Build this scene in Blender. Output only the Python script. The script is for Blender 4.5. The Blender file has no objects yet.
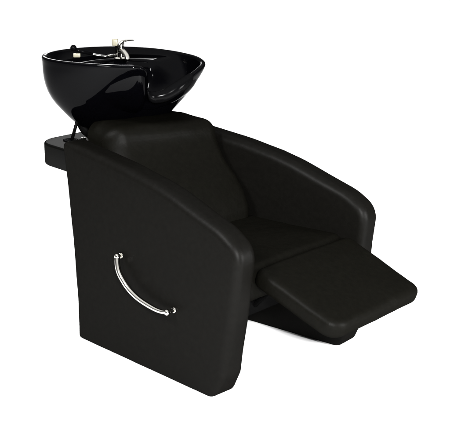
import bpy, bmesh, math, random
from math import sin, cos, pi, radians, sqrt
from mathutils import Vector, Matrix
random.seed(4)
S = bpy.context.scene
COL = S.collection
ROOT = Vector((0.32, 0.30, 0.0))

# ------------------------------------------------------------------ materials
def mat(name):
    m = bpy.data.materials.new(name); m.use_nodes = True
    nt = m.node_tree
    b = nt.nodes['Principled BSDF']
    return m, nt, b

def N(nt, typ, **kw):
    n = nt.nodes.new(typ)
    for k, v in kw.items():
        if k in n.inputs: n.inputs[k].default_value = v
        else: setattr(n, k, v)
    return n

def gloss(nt, b, amount, rough, normal=None):
    # thin, faint surface polish over the dark base
    g = N(nt, 'ShaderNodeBsdfGlossy'); g.inputs['Color'].default_value = (amount, amount, amount, 1); g.inputs['Roughness'].default_value = rough
    if normal: nt.links.new(normal, g.inputs['Normal'])
    ad = N(nt, 'ShaderNodeAddShader'); out = nt.nodes['Material Output']
    nt.links.new(b.outputs[0], ad.inputs[0]); nt.links.new(g.outputs[0], ad.inputs[1]); nt.links.new(ad.outputs[0], out.inputs['Surface'])

def leather(name, col, rough, grain=900, wrinkle=0.35, spec=0.22):
    m, nt, b = mat(name)
    L = nt.links.new
    tc = N(nt, 'ShaderNodeTexCoord')
    vor = N(nt, 'ShaderNodeTexVoronoi', Scale=grain); vor.feature = 'DISTANCE_TO_EDGE'
    n1 = N(nt, 'ShaderNodeTexNoise', Scale=7.0, Detail=5.0, Roughness=0.55, Distortion=0.6)
    n2 = N(nt, 'ShaderNodeTexNoise', Scale=60.0, Detail=4.0, Roughness=0.6)
    for t in (vor, n1, n2): L(tc.outputs['Object'], t.inputs['Vector'])
    bp1 = N(nt, 'ShaderNodeBump', Strength=0.18, Distance=0.0006)
    bp2 = N(nt, 'ShaderNodeBump', Strength=wrinkle, Distance=0.012)
    bp3 = N(nt, 'ShaderNodeBump', Strength=0.16, Distance=0.003)
    L(n1.outputs['Fac'], bp2.inputs['Height'])
    L(n2.outputs['Fac'], bp3.inputs['Height']); L(bp2.outputs['Normal'], bp3.inputs['Normal'])
    L(vor.outputs['Distance'], bp1.inputs['Height']); L(bp3.outputs['Normal'], bp1.inputs['Normal'])
    L(bp1.outputs['Normal'], b.inputs['Normal'])
    cr = N(nt, 'ShaderNodeValToRGB')
    cr.color_ramp.elements[0].position = 0.3; cr.color_ramp.elements[1].position = 0.75
    cr.color_ramp.elements[0].color = (col[0]*.85, col[1]*.85, col[2]*.85, 1)
    cr.color_ramp.elements[1].color = (col[0]*1.15, col[1]*1.15, col[2]*1.15, 1)
    L(n2.outputs['Fac'], cr.inputs['Fac']); L(cr.outputs['Color'], b.inputs['Base Color'])
    mr = N(nt, 'ShaderNodeMapRange'); mr.inputs['To Min'].default_value = rough - .05; mr.inputs['To Max'].default_value = rough + .07
    L(n1.outputs['Fac'], mr.inputs['Value']); L(mr.outputs['Result'], b.inputs['Roughness'])
    b.inputs['Specular IOR Level'].default_value = 0
    gloss(nt, b, spec, rough, bp1.outputs['Normal'])
    return m

def plain(name, col, rough, metal=0.0, spec=0.5, coat=0.0, noise=0.0, nscale=40, gl=0.0):
    m, nt, b = mat(name)
    b.inputs['Base Color'].default_value = (*col, 1)
    b.inputs['Roughness'].default_value = rough
    b.inputs['Metallic'].default_value = metal
    b.inputs['Specular IOR Level'].default_value = spec
    b.inputs['Coat Weight'].default_value = coat
    tc = N(nt, 'ShaderNodeTexCoord')
    n = N(nt, 'ShaderNodeTexNoise', Scale=nscale, Detail=4.0)
    nt.links.new(tc.outputs['Object'], n.inputs['Vector'])
    mr = N(nt, 'ShaderNodeMapRange'); mr.inputs['To Min'].default_value = max(rough - noise, 0.0); mr.inputs['To Max'].default_value = rough + noise
    nt.links.new(n.outputs['Fac'], mr.inputs['Value']); nt.links.new(mr.outputs['Result'], b.inputs['Roughness'])
    if gl: gloss(nt, b, gl, rough)
    return m

M_side = leather('black_vinyl_side', (0.0016, 0.0015, 0.00125), 0.42, wrinkle=.15, spec=0.0026)
M_cush = leather('black_vinyl_cushion', (0.0014, 0.00132, 0.00098), 0.43, wrinkle=0.35, spec=0.0017)
M_gloss = plain('gloss_black_ceramic', (0.0003, 0.0003, 0.00045), 0.05, spec=0.002, noise=0.02, gl=.0034)
M_plast = plain('black_plastic', (.0006,.0006,.0005), 0.30, spec=0.0, noise=0.06, gl=.007)
M_rub = plain('black_rubber', (0.0010, 0.0010, 0.0011), 0.15, spec=0.0, noise=0.05, gl=.0018)
M_steel = plain('black_steel', (0.001, 0.001, 0.001), 0.3, spec=0.0, noise=0.05, gl=.001)
M_chrome = plain('chrome', (0.40, 0.39, 0.36), 0.09, metal=1.0, noise=0.03)
M_dark = plain('dark_metal', (.12, .12, .115), .18, metal=1.0, noise=.05)
M_cream = plain('cream_plastic', (0.13, 0.122, 0.09), 0.35, spec=0.4, noise=0.05)
M_floor = plain('white_studio_floor', (0.92, 0.92, 0.92), 0.9, spec=0.0)

# ------------------------------------------------------------------ mesh helpers
def obj(name, verts, faces, m, parent, smooth=True, sharp=None):
    me = bpy.data.meshes.new(name)
    me.from_pydata([tuple(Vector(v) - ROOT) for v in verts], [], faces)
    bm = bmesh.new(); bm.from_mesh(me); bmesh.ops.recalc_face_normals(bm, faces=bm.faces); bm.to_mesh(me); bm.free()
    me.materials.append(m)
    for p in me.polygons: p.use_smooth = smooth
    if sharp: me.set_sharp_from_angle(angle=radians(sharp))
    o = bpy.data.objects.new(name, me); COL.objects.link(o)
    if parent: o.parent = parent
    return o

def catmull(pts, n=8, closed=True):
    out = []; k = len(pts)
    rng = range(k if closed else k-1)
    for i in rng:
        g = (lambda j: pts[j % k]) if closed else (lambda j: pts[min(max(j, 0), k-1)])
        p0, p1, p2, p3 = [Vector(g(i+d)) for d in (-1, 0, 1, 2)]
        for s in range(n):
            t = s/n
            out.append(0.5*((2*p1)+(-p0+p2)*t+(2*p0-5*p1+4*p2-p3)*t*t+(-p0+3*p1-3*p2+p3)*t**3))
    if not closed: out.append(Vector(pts[-1]))
    return out

def rounded(poly, n=6):
    """poly: list of (x, y, radius); returns the outline with true arc fillets and evenly split straight runs"""
    out = []; k = len(poly)
    for i in range(k):
        p = Vector(poly[i][:2]); r = poly[i][2]
        a = Vector(poly[i-1][:2]); b = Vector(poly[(i+1) % k][:2])
        da = (a-p).normalized(); db = (b-p).normalized()
        ang = da.angle(db)
        if r <= 0 or ang > pi-0.02: out.append(p); continue
        d = min(r/math.tan(ang/2), (a-p).length*.49, (b-p).length*.49); rr = d*math.tan(ang/2)
        c = p+(da+db).normalized()*(rr/sin(ang/2))
        s = (p+da*d)-c; e = (p+db*d)-c
        tot = s.angle_signed(e)
        for j in range(n+1):
            th = -tot*j/n
            v = Vector((s.x*cos(th)-s.y*sin(th), s.x*sin(th)+s.y*cos(th)))
            out.append(c+v)
    return out

def resample(pts, step):
    out = []
    k = len(pts)
    for i in range(k):
        a, b = pts[i], pts[(i+1) % k]; L = (b-a).length
        n = max(1, int(round(L/step)))
        for j in range(n): out.append(a.lerp(b, j/n))
    res = []
    for q in out:
        if not res or (q-res[-1]).length > step*.12: res.append(q)
    return res

def area2(pts): return sum(pts[i].x*pts[(i+1) % len(pts)].y-pts[(i+1) % len(pts)].x*pts[i].y for i in range(len(pts)))

def slab(outline, lo, hi, r, tf, crown=0.0, segs=7, crown_w=0.09, rfun=None):
    """closed 2-D outline pulled from lo to hi with edges rounded by r and faces crowned; tf maps (a, b, h) to world"""
    pts = [Vector((p[0], p[1])) for p in outline]
    if area2(pts) < 0: pts.reverse()
    n = len(pts)
    nor = []
    for i in range(n):
        t = (pts[(i+1) % n]-pts[i-1]).normalized(); nor.append(Vector((-t.y, t.x)))   # inward
    c = sum(pts, Vector((0, 0)))/n
    rings = []
    prof = []
    for s in range(segs+1):
        a = s/segs*pi/2
        prof.append((r*(1-sin(a)), r*(1-cos(a))))      # inset, drop measured from the face
    prof = [(r-r*cos(pi/2*(s/segs)), r-r*sin(pi/2*(s/segs))) for s in range(segs+1)]  # from side (inset 0, depth r) to face (inset r, depth 0)
    # bottom face rings (reverse), then top
    kr = [rfun(p.x, p.y) if rfun else 1.0 for p in pts]
    def ring(inset, base, d):
        out = []
        for p, m, k in zip(pts, nor, kr):
            q = p+m*inset*k
            out.append((q.x, q.y, base+d*k))
        return out
    def inner(k, h0, sgn):
        out = []
        base = [p+m*r*k2 for p, m, k2 in zip(pts, nor, kr)]
        for q in base:
            w = q.lerp(c, k); bul = crown*(1-(1-k)**2)
            out.append((w.x, w.y, h0+sgn*bul))
        return out
    ks = [.12, .26, .42, .6, .8]
    for k in reversed(ks): rings.append(inner(k, lo, -1))
    for ins, d in reversed(prof): rings.append(ring(ins, lo, d))
    for ins, d in prof: rings.append(ring(ins, hi, -d))
    for k in ks: rings.append(inner(k, hi, 1))
    V = [tf(*q) for R in rings for q in R]
    F = []
    for i in range(len(rings)-1):
        for j in range(n):
            F.append((i*n+j, i*n+(j+1) % n, (i+1)*n+(j+1) % n, (i+1)*n+j))
    V.append(tf(c.x, c.y, lo-crown)); V.append(tf(c.x, c.y, hi+crown)); b0 = len(V)-2
    last = (len(rings)-1)*n
    for j in range(n):
        F.append((j, (j+1) % n, b0)); F.append((last+j, last+(j+1) % n, b0+1))
    return V, F

def tube(path, rad, seg=14, cap=True):
    path = [Vector(p) for p in path]; n = len(path)
    rf = rad if callable(rad) else (lambda t: rad)
    V = []; F = []
    up = Vector((0.13, 0.21, 1)).normalized()
    for i, p in enumerate(path):
        t = (path[min(i+1, n-1)]-path[max(i-1, 0)]).normalized()
        a = t.cross(up).normalized(); b = a.cross(t)
        r = rf(i/(n-1))
        for k in range(seg):
            th = 2*pi*k/seg; V.append(p+a*cos(th)*r+b*sin(th)*r)
    for i in range(n-1):
        for k in range(seg): F.append((i*seg+k, i*seg+(k+1) % seg, (i+1)*seg+(k+1) % seg, (i+1)*seg+k))
    if cap: F.append(tuple(range(seg))); F.append(tuple((n-1)*seg+k for k in range(seg)))
    return V, F

def lathe(prof, origin, axis=(0, 0, 1), seg=28):
    """prof: (radius, height) pairs along the axis"""
    ax = Vector(axis).normalized(); o = Vector(origin)
    q = ax.to_track_quat('Z', 'Y')
    V = []; F = []
    for r, h in prof:
        for k in range(seg):
            th = 2*pi*k/seg; V.append(o+q @ Vector((max(r, 1e-5)*cos(th), max(r, 1e-5)*sin(th), h)))
    m = len(prof)
    for i in range(m-1):
        for k in range(seg): F.append((i*seg+k, i*seg+(k+1) % seg, (i+1)*seg+(k+1) % seg, (i+1)*seg+k))
    F.append(tuple(range(seg))); F.append(tuple((m-1)*seg+k for k in range(seg)))
    return V, F

def ball(c, r, seg=20, squash=1.0):
    return lathe([(r*sin(pi*i/14), -r*squash*cos(pi*i/14)) for i in range(15)], c, seg=seg)

def join(*vf):
    V = []; F = []
    for v, f in vf:
        o = len(V); V += list(v); F += [tuple(i+o for i in q) for q in f]
    return V, F

def box(c, s, axes=None, bev=0.003):
    ax = axes or (Vector((1, 0, 0)), Vector((0, 1, 0)), Vector((0, 0, 1)))
    out = resample(rounded([(-s[0]/2, -s[1]/2, bev), (s[0]/2, -s[1]/2, bev), (s[0]/2, s[1]/2, bev), (-s[0]/2, s[1]/2, bev)], 3), .004)
    return slab(out, -s[2]/2, s[2]/2, bev, lambda a, b, h: Vector(c)+ax[0]*a+ax[1]*b+ax[2]*h, segs=3)

from mathutils import noise
def soft(V, amp, sc=9):      # hand-stuffed unevenness of padding
    return [Vector(v)+noise.noise_vector(Vector(v)*sc)*amp+noise.noise_vector(Vector(v)*sc*3.1)*amp*.3 for v in V]

# chair frame: u forward, v towards the far side, origin of the axis at the armrest fronts
CA = radians(3.7)
def C(u, v, z):
    return Vector((0.72+(u-.72)*cos(CA)-v*sin(CA), 0.318+(u-.72)*sin(CA)+v*cos(CA), z))
CU = Vector((cos(CA), sin(CA), 0)); CV = Vector((-sin(CA), cos(CA), 0)); CZ = Vector((0, 0, 1))

# ------------------------------------------------------------------ root
root = bpy.data.objects.new('shampoo_chair', None); COL.objects.link(root)
root.location = ROOT
root['label'] = 'black vinyl salon wash chair with glossy black basin behind its backrest and raised footrest'
root['category'] = 'salon chair'

# ------------------------------------------------------------------ side panels
TH = 0.0817
prof = [(-.004, 0, .012), (.628, 0, .045), (.668, .075, .05), (.703, .25, .3), (.731, .46, .07), (.655, .507, .2),
        (.55, .541, .3), (.452, .573, .3), (.375, .592, .3), (.253, .612, .3), (.12, .629, .2), (.02, .640, .2), (-.054, .642, .016), (-.020, .33, .4)]
pan = resample(rounded(prof, 8), 0.012)
def edge(a, b):      # soft round edge along the arm, crisper towards the foot and the back
    return max(.38, min(1, .38+b/.22))*max(.55, min(1, .55+(a+.03)/.12))
def puff(a, b, h):
    u = max(0, min(1, (a+.03)/.72)); q = max(0, min(1, b/(.62-.2*max(0, a-.2))))
    return .0045*(sin(pi*u)*sin(pi*q))**.6*(2*h/TH-1)
V, F = slab(pan, 0.0, TH, 0.026, lambda a, b, h: Vector((a, h+puff(a, b, h), b+.002)), segs=9, rfun=edge)
near = obj('side_panel', soft(V, .0012, 7), F, M_side, root)
near['label'] = 'near upholstered side panel carrying the curved chrome handle'
TO = math.atan(.0918/.7)
def farf(a, b, h):          # h = 0 outer face, TH inner face
    dx = a-.7256+.022*max(0, 1-b/.35); yl = -h-puff(a, b, h)
    return Vector((.7256-.0247+dx*cos(TO)-yl*sin(TO), .63587+dx*sin(TO)+yl*cos(TO), b+.002))
V, F = slab(pan, 0.0, TH, 0.026, farf, segs=9, rfun=edge)
far = obj('side_panel', soft(V, .0012, 7), F, M_side, root)
far['label'] = 'far upholstered side panel without a handle'

# ------------------------------------------------------------------ backrest
bp = [(.155, .692, .050), (.170, .628, .12), (.205, .578, .2), (.262, .524, .2), (.304, .472, .12), (.325, .42, .08), (.328, .33, .03),
      (.10, .33, .03), (.0, .46, .2), (-.065, .66, .035), (-.05, .695, .03), (.03, .703, .15)]
bo = resample(rounded(bp, 7), 0.014)
def btf(a, b, h):
    k = max(0, min(1, (b-.35)/.3))
    return C(a+(.085 if h > 0 else .50*max(0, min(1, (a+.05)/.16)))*h*k, h*(1-.02*(1-k)), b+.001*k-.007*k*abs(h/.19)**2.5-.010*k*max(0, h/.19))
V, F = slab(bo, -.190, .190, .048, btf, crown=.0, segs=10)
back = obj('backrest', soft(V, .0028), F, M_cush, root)

# ------------------------------------------------------------------ seat
so = resample(rounded([(.16, -.185, .03), (.665, -.232, .035), (.665, .232, .035), (.16, .185, .03)], 7), .016)
V, F = slab(so, .275, .385, .028, lambda a, b, h: C(a, b, h-.05*max(0, .30-a)), crown=.006, segs=8)
seat = obj('seat', soft(V, .004), F, M_cush, root)
V, F = slab(resample(rounded([(.06, -.18, .01), (.60, -.215, .01), (.60, .215, .01), (.06, .18, .01)], 4), .05), .205, .272, .006, lambda a, b, h: C(a, b, h), segs=3)
obj('seat_frame', V, F, M_steel, root)

# rear board closing the shell between the side panels
V, F = slab(resample(rounded([(-.182, .03, .008), (.182, .03, .008), (.182, .60, .008), (-.182, .60, .008)], 4), .04), .02, .042, .006,
            lambda a, b, h: C(h-.03*(b/.6), a, b), segs=3)
obj('rear_board', V, F, M_side, root)

# ------------------------------------------------------------------ footrest
FA = math.atan2(.387-.285, .954-.679); FL = sqrt((.954-.679)**2+(.387-.285)**2)
def ff(a, b, h):   # a along the pad, b across, h normal to it
    o = Vector((.679, 0, .387))
    u = .679+a*cos(FA)+h*sin(FA); z = .387-a*sin(FA)+h*cos(FA)
    return C(u, b+.002, z)
fo = resample(rounded([(-.006, -.213, .030), (FL+.006, -.205, .050), (FL+.002, .215, .032), (-.006, .222, .030)], 8), .012)
V, F = slab(fo, -.058, 0, .022, ff, crown=.004, segs=8)
foot = obj('footrest', soft(V, .0018), F, M_cush, root)
# plywood / steel carrier and its two swing arms under the pad
V, F = slab(resample(rounded([(.02, -.15, .01), (.23, -.15, .01), (.23, .15, .01), (.02, .15, .01)], 4), .05), -.070, -.0625, .003, ff, segs=2)
obj('footrest_plate', V, F, M_steel, foot)
for s in (-1, 1):
    V, F = tube([C(.50, s*.12, .22), C(.60, s*.12, .235), ff(.02, s*.12, -.078), ff(.20, s*.12, -.078)], .009, 10)
    obj('footrest_arm', V, F, M_steel, foot)

# ------------------------------------------------------------------ rear tray that carries the basin
to = resample(rounded([(-.238, -.240, .085), (-.0, -.268, .03), (-.0, .262, .03), (-.234, .225, .055)], 10), .012)
V, F = slab(to, .545, .617, .007, lambda a, b, h: C(a, b, h), crown=0.0, segs=4)
tray = obj('rear_bracket', V, F, M_plast, root)
V, F = lathe([(.004, 0), (.024, .0006), (.024, .0022), (.018, .003), (.016, .0015)], C(-.156, -.162, .6172))
obj('slot_ring', V, F, M_rub, tray)
for (u, v) in ((-.135, -.125), (-.11, .12)):
    V, F = lathe([(.0075, 0), (.0075, .005), (.006, .007), (.002, .008)], C(u, v, .617), seg=6)
    obj('bolt', V, F, M_chrome, tray, sharp=30)

# ------------------------------------------------------------------ basin
BC = Vector((-.05, .268))
# rim key points: (angle from the axis, plan radius, height)
keys = [(-180, .280, .874), (-150, .277, .878), (-120, .266, .882), (-90, .257, .886), (-65, .259, .887), (-48, .265, .886), (-38, .273, .8855), (-31, .260, .873),
        (-25, .200, .835), (-17, .136, .789), (-6, .122, .768), (8, .148, .772), (18, .176, .792), (28, .200, .812), (38, .230, .836), (49, .249, .848), (64, .253, .855), (90, .256, .860), (120, .266, .866), (150, .276, .871)]
def rim_at(th):
    th = (th+180) % 360-180
    k = len(keys)
    for i in range(k):
        a0 = keys[i][0]; a1 = keys[(i+1) % k][0] + (360 if i == k-1 else 0)
        if a0 <= th < a1:
            g = [keys[(i+d) % k] for d in (-1, 0, 1, 2)]
            A = [g[0][0], g[1][0], g[2][0], g[3][0]]
            for q in range(1, 4):
                while A[q] < A[q-1]: A[q] += 360
            t = (th-a0)/(a1-a0); out = []
            for c in (1, 2):
                m1 = (g[2][c]-g[0][c])/(A[2]-A[0])*(A[2]-A[1]); m2 = (g[3][c]-g[1][c])/(A[3]-A[1])*(A[2]-A[1])
                out.append((2*t**3-3*t*t+1)*g[1][c]+(t**3-2*t*t+t)*m1+(-2*t**3+3*t*t)*g[2][c]+(t**3-t*t)*m2)
            return out
    return keys[0][1:]
NB = 144
def pol(r, th, z, off=0.0):
    a = radians(th)+CA
    return Vector((BC.x+off+r*cos(a), BC.y+off*.065+r*sin(a), z))
rings = []
# outer wall, bottom to rim
ZB = .668
for s in (0.0, .35, .7):
    rings.append([pol(.11*s+.015, k*360/NB, ZB-.010+.003*s, -.06) for k in range(NB)])
lv = [0, .03, .07, .12, .18, .25, .33, .42, .52, .62, .72, .82, .91, .97]
for t in lv:
    R = []
    for k in range(NB):
        th = k*360/NB; rr, rz = rim_at(th)
        e = 2.15-1.30*cos(radians(th)) if cos(radians(th)) < .35 else 2.15-1.30*.35-1.45*(cos(radians(th))-.35)
        h = 1-(1-t)**e
        rb = .100+.044*abs(sin(radians(th)))**1.5+.030*max(0, cos(radians(th-50)))**2
        bz = ZB+.0
        P = pol(rb, th, bz, -.06); Q = pol(rr, th, rz-.004)
        # flowing shoulder pressed into the shell either side of the neck
        p = Vector((P.x+(Q.x-P.x)*h, P.y+(Q.y-P.y)*h, P.z+(Q.z-P.z)*t))
        sw = (th+180) % 360-180
        fold = math.exp(-((abs(sw)-(66+66*(1-t)))/17)**2)*sin(pi*min(1, t*1.08))**1.2
        d = Vector((cos(radians(th)+CA), sin(radians(th)+CA), 0))
        p -= d*(.0045*fold)
        if t == 0: p.z -= .003
        R.append(p)
    rings.append(R)
# rolled lip
for i, (dr, dz) in enumerate([(.0015, -.001), (.001, .003), (-.003, .006), (-.009, .0065), (-.014, .004), (-.016, -.001)]):
    rings.append([pol(rim_at(k*360/NB)[0]+dr, k*360/NB, rim_at(k*360/NB)[1]+dz) for k in range(NB)])
# inner wall with a tap deck at the back
def sm(x): x = max(0, min(1, x)); return x*x*(3-2*x)
for t in [.06, .14, .24, .34, .44, .54, .64, .74, .84, .93, 1.0]:
    R = []
    for k in range(NB):
        th = k*360/NB; rr, rz = rim_at(th)
        dd = abs(((th-165)+180) % 360-180)
        w = sm((88-dd)/28)
        zb = .705
        # plain bowl
        r0 = .05+(rr-.018-.05)*(1-t**2.2); z0 = zb+(rz-.006-zb)*((1-t)**1.35)
        # deck profile
        if t < .14: r1 = rr-.018-.02*t/.14; z1 = rz-.006-(rz-.852)*t/.14
        elif t <= .44: q = (t-.14)/.30; r1 = rr-.038-.085*q; z1 = .852-.006*q
        else: q = (t-.44)/.56; r1 = (rr-.123)+(.05-(rr-.123))*q**1.6; z1 = .846+(zb-.846)*(1-(1-q)**1.7)
        R.append(pol(r0+(r1-r0)*w, th, z0+(z1-z0)*w, -.03*t*0))
    rings.append(R)
V = [q for R in rings for q in R]; F = []
for i in range(len(rings)-1):
    for k in range(NB): F.append((i*NB+k, i*NB+(k+1) % NB, (i+1)*NB+(k+1) % NB, (i+1)*NB+k))
F.append(tuple(range(NB))); F.append(tuple((len(rings)-1)*NB+k for k in range(NB)))
basin = obj('basin', V, F, M_gloss, root)
V, F = lathe([(.026, 0), (.026, .003), (.021, .0045), (.019, .001), (.004, .0015)], pol(0, 0, .7055))
obj('drain', V, F, M_chrome, basin, sharp=40)

# soft neck rest lying over the dip in the rim
sec = [(-.030, -.026), (-.034, -.012), (-.026, .000), (-.014, .0085), (.000, .0095), (.008, .004), (.010, -.006), (.009, -.020), (.0045, -.028), (.0035, -.018), (.003, -.004), (-.004, .0075-.006), (-.018, -.003), (-.026, -.016)]
V = []; F = []; n = 40; m = len(sec)
for i in range(n+1):
    th = -17+50*i/n; rr, rz = rim_at(th)
    endk = sqrt(max(0.0, 1-abs(2*i/n-1)**6))*.9+.1
    for a, b in sec:
        V.append(pol(rr-.006+(a+.006)*endk*1.05+.001, th, rz+.004+(b)*endk*1.02+.001))
for i in range(n):
    for k in range(m): F.append((i*m+k, i*m+(k+1) % m, (i+1)*m+(k+1) % m, (i+1)*m+k))
F.append(tuple(range(m))); F.append(tuple(n*m+k for k in range(m)))
obj('neck_rest', V, F, M_rub, basin)

# stem and stay between tray and basin
V, F = tube([C(-.07, .0, .60), C(-.10, .0, .675)], .032, 20)
post = obj('basin_post', V, F, M_steel, root)
V, F = (tube(catmull([C(-.080, -.115, .600), C(-.090, -.120, .628), C(-.118, -.128, .652), C(-.135, -.125, .674)], 6, False), lambda t: .014+.012*abs(t-.35), 16))
obj('post_brace', V, F, M_steel, post)
V, F = join(tube([C(-.156, -.162, .604), C(-.124, -.158, .684)], .0056, 12), ball(C(-.156, -.162, .613), .0095))
obj('basin_strut', V, F, M_steel, root)
V, F = tube(catmull([C(-.03, -.20, .545), C(-.070, -.235, .53), C(-.072, -.242, .50), C(-.035, -.25, .485)], 6, False), .0035, 10)
obj('cable_clip', V, F, M_chrome, root)

# ------------------------------------------------------------------ tap on the deck
TP = Vector((-.185, .345, .850))
V, F = lathe([(.020, 0), (.0205, .003), (.018, .006), (.0155, .008), (.0150, .030), (.0162, .046), (.0158, .054), (.012, .059), (.003, .060)], TP, seg=32)
tap = obj('tap', V, F, M_chrome, root, sharp=45)
rv = Vector((.694, .72, 0)); aw = Vector((-.72, .694, 0))
V, F = tube(catmull([TP-aw*.012+Vector((0, 0, .052)), TP+rv*.012-aw*.010+Vector((0, 0, .060)), TP+rv*.030-aw*.010+Vector((0, 0, .0635)), TP+rv*.050-aw*.010+Vector((0, 0, .0640))], 8, False),
            lambda t: .0060-.0036*t, 12)
obj('tap_lever', V, F, M_chrome, tap)
V, F = tube(catmull([TP+Vector((0, 0, .022)), TP+Vector((.030, -.012, .030)), TP+Vector((.062, -.022, .020)), TP+Vector((.074, -.026, .006))], 8, False), lambda t: .0095-.002*t, 14)
obj('tap_spout', V, F, M_chrome, tap)
V, F = box(TP-rv*.014-aw*.008+Vector((0, 0, .056)), (.020, .016, .024), (rv, aw, CZ), .004)
obj('tap_glint', V, F, M_cream, tap)  # cream block added for the pale reflection on the body's left face
# spray head lying in its holder on the rear rim
SP = Vector((-.236, .192, .885))
V, F = join(ball(SP+Vector((0.002, .0, .011)), .0105), tube([SP+Vector((0, 0, .010)), SP+rv*.025+aw*.01+Vector((0, 0, -.002)), SP+rv*.060+aw*.028+Vector((0, 0, -.014))], lambda t: .0065-.002*t, 14))
spray = obj('spray_head', V, F, M_rub, root)
V, F = box(SP+rv*.014-aw*.020+Vector((0, 0, -.010)), (.023, .014, .013), (rv, aw, CZ), .003)
obj('spray_holder', V, F, M_cream, spray)
V, F = tube(catmull([SP+rv*.058+aw*.027+Vector((0, 0, -.014)), SP+rv*.10+aw*.035+Vector((0, 0, -.022)), TP-rv*.02+Vector((0, 0, .012)), TP+Vector((0, 0, .010))], 8, False), .0042, 12)
obj('spray_hose', V, F, M_dark, spray)

rim_glint = [pol(rim_at(th)[0]-.030-.004*sin(th*.35), th, rim_at(th)[1]-.002, 0) for th in range(-92, -40, 4)]  # extra hose run, added to imitate broken highlights along the near rim
rim_glint = [pol(.17, -120, .850)]+rim_glint+[pol(.19, -38, .862)]
V, F = tube(catmull(rim_glint, 24, False), lambda t: .0032+.0008*sin(t*900), 10)
obj('spray_hose', V, F, M_dark, spray)

# ------------------------------------------------------------------ curved side handle
hp = catmull([(.232, -.018, .340), (.238, -.024, .324), (.249, -.029, .304), (.268, -.032, .284), (.302, -.033, .258), (.348, -.033, .239), (.408, -.032, .228), (.445, -.031, .2265), (.470, -.030, .231)], 6, False)
V, F = tube(hp, lambda t: .0056+.0028*sin(pi*min(1, .25+t*.75))**1.0, 18)
handle = obj('handle', V, F, M_chrome, root)
for e in ((.232, -.018, .340), (.470, -.030, .231)):
    e = Vector(e)
    V, F = join(ball(e, .0098), lathe([(.0055, 0), (.0055, -e.y)], e, (0, 1, 0), 16), lathe([(.008, -e.y-.007), (.0098, -e.y-.004), (.0098, -e.y+.002)], e, (0, 1, 0), 24))
    obj('handle_knob', V, F, M_chrome, handle, sharp=40)

# ------------------------------------------------------------------ floor
me = bpy.data.meshes.new('floor'); s = 40
me.from_pydata([(-s, -s, 0), (s, -s, 0), (s, s, 0), (-s, s, 0)], [], [(0, 1, 2, 3)]); me.materials.append(M_floor)
fl = bpy.data.objects.new('floor', me); COL.objects.link(fl); fl['kind'] = 'structure'

# ------------------------------------------------------------------ light
w = bpy.data.worlds.new('World'); S.world = w; w.use_nodes = True
nt = w.node_tree; bg = nt.nodes['Background']
# studio: broad bright ceiling, dim walls
g = N(nt, 'ShaderNodeTexCoord'); sx = N(nt, 'ShaderNodeSeparateXYZ'); mr = N(nt, 'ShaderNodeMapRange'); mr.interpolation_type = 'SMOOTHSTEP'
mr.inputs['From Min'].default_value = .35; mr.inputs['From Max'].default_value = .75; mr.inputs['To Min'].default_value = .28; mr.inputs['To Max'].default_value = 1.75
nt.links.new(g.outputs['Generated'], sx.inputs[0]); nt.links.new(sx.outputs['Z'], mr.inputs['Value']); nt.links.new(mr.outputs['Result'], bg.inputs[1])
bg.inputs[0].default_value = (1, 1, 1, 1)
def area(name, loc, target, size, power, sy=None, col=(1, 1, 1)):
    l = bpy.data.lights.new(name, 'AREA'); l.energy = power; l.size = size; l.color = col
    if sy: l.shape = 'RECTANGLE'; l.size_y = sy
    o = bpy.data.objects.new(name, l); COL.objects.link(o); o.location = loc
    o.rotation_euler = (Vector(target)-Vector(loc)).to_track_quat('-Z', 'Y').to_euler()
    return o
area('key_softbox', (.3, -2.2, 2.7), (.3, .2, .4), 0.6, 230)
area('front_fill', (2.3, 0.75, .72), (.4, .35, .0), .6, 95)  # added fill, whitens the shaded floor under the footrest
area('back_fill', (-3.3, 2.4, 1.8), (-.1, .1, .6), 1.1, 85)  # added lamp behind, brightens the tray top and basin rim
area('flash_softbox', (3.0, -1.72, 1.62), (.35, .3, .3), .3, 430)

# ------------------------------------------------------------------ camera
cd = bpy.data.cameras.new('camera'); cam = bpy.data.objects.new('camera', cd); COL.objects.link(cam)
cam.location = (2.75536, -2.00236, 1.40734)
yaw, pit = 2.37459, -.293626
fw = Vector((cos(yaw)*cos(pit), sin(yaw)*cos(pit), sin(pit)))
cam.rotation_euler = fw.to_track_quat('-Z', 'Y').to_euler()
cd.sensor_fit = 'HORIZONTAL'; cd.sensor_width = 36; cd.lens = 36*1123.178/450
cd.clip_end = 500; cd.clip_start = .05
S.camera = cam
S.view_settings.view_transform = 'Standard'; S.view_settings.look = 'None'
S.view_settings.exposure = 0; S.view_settings.gamma = 1
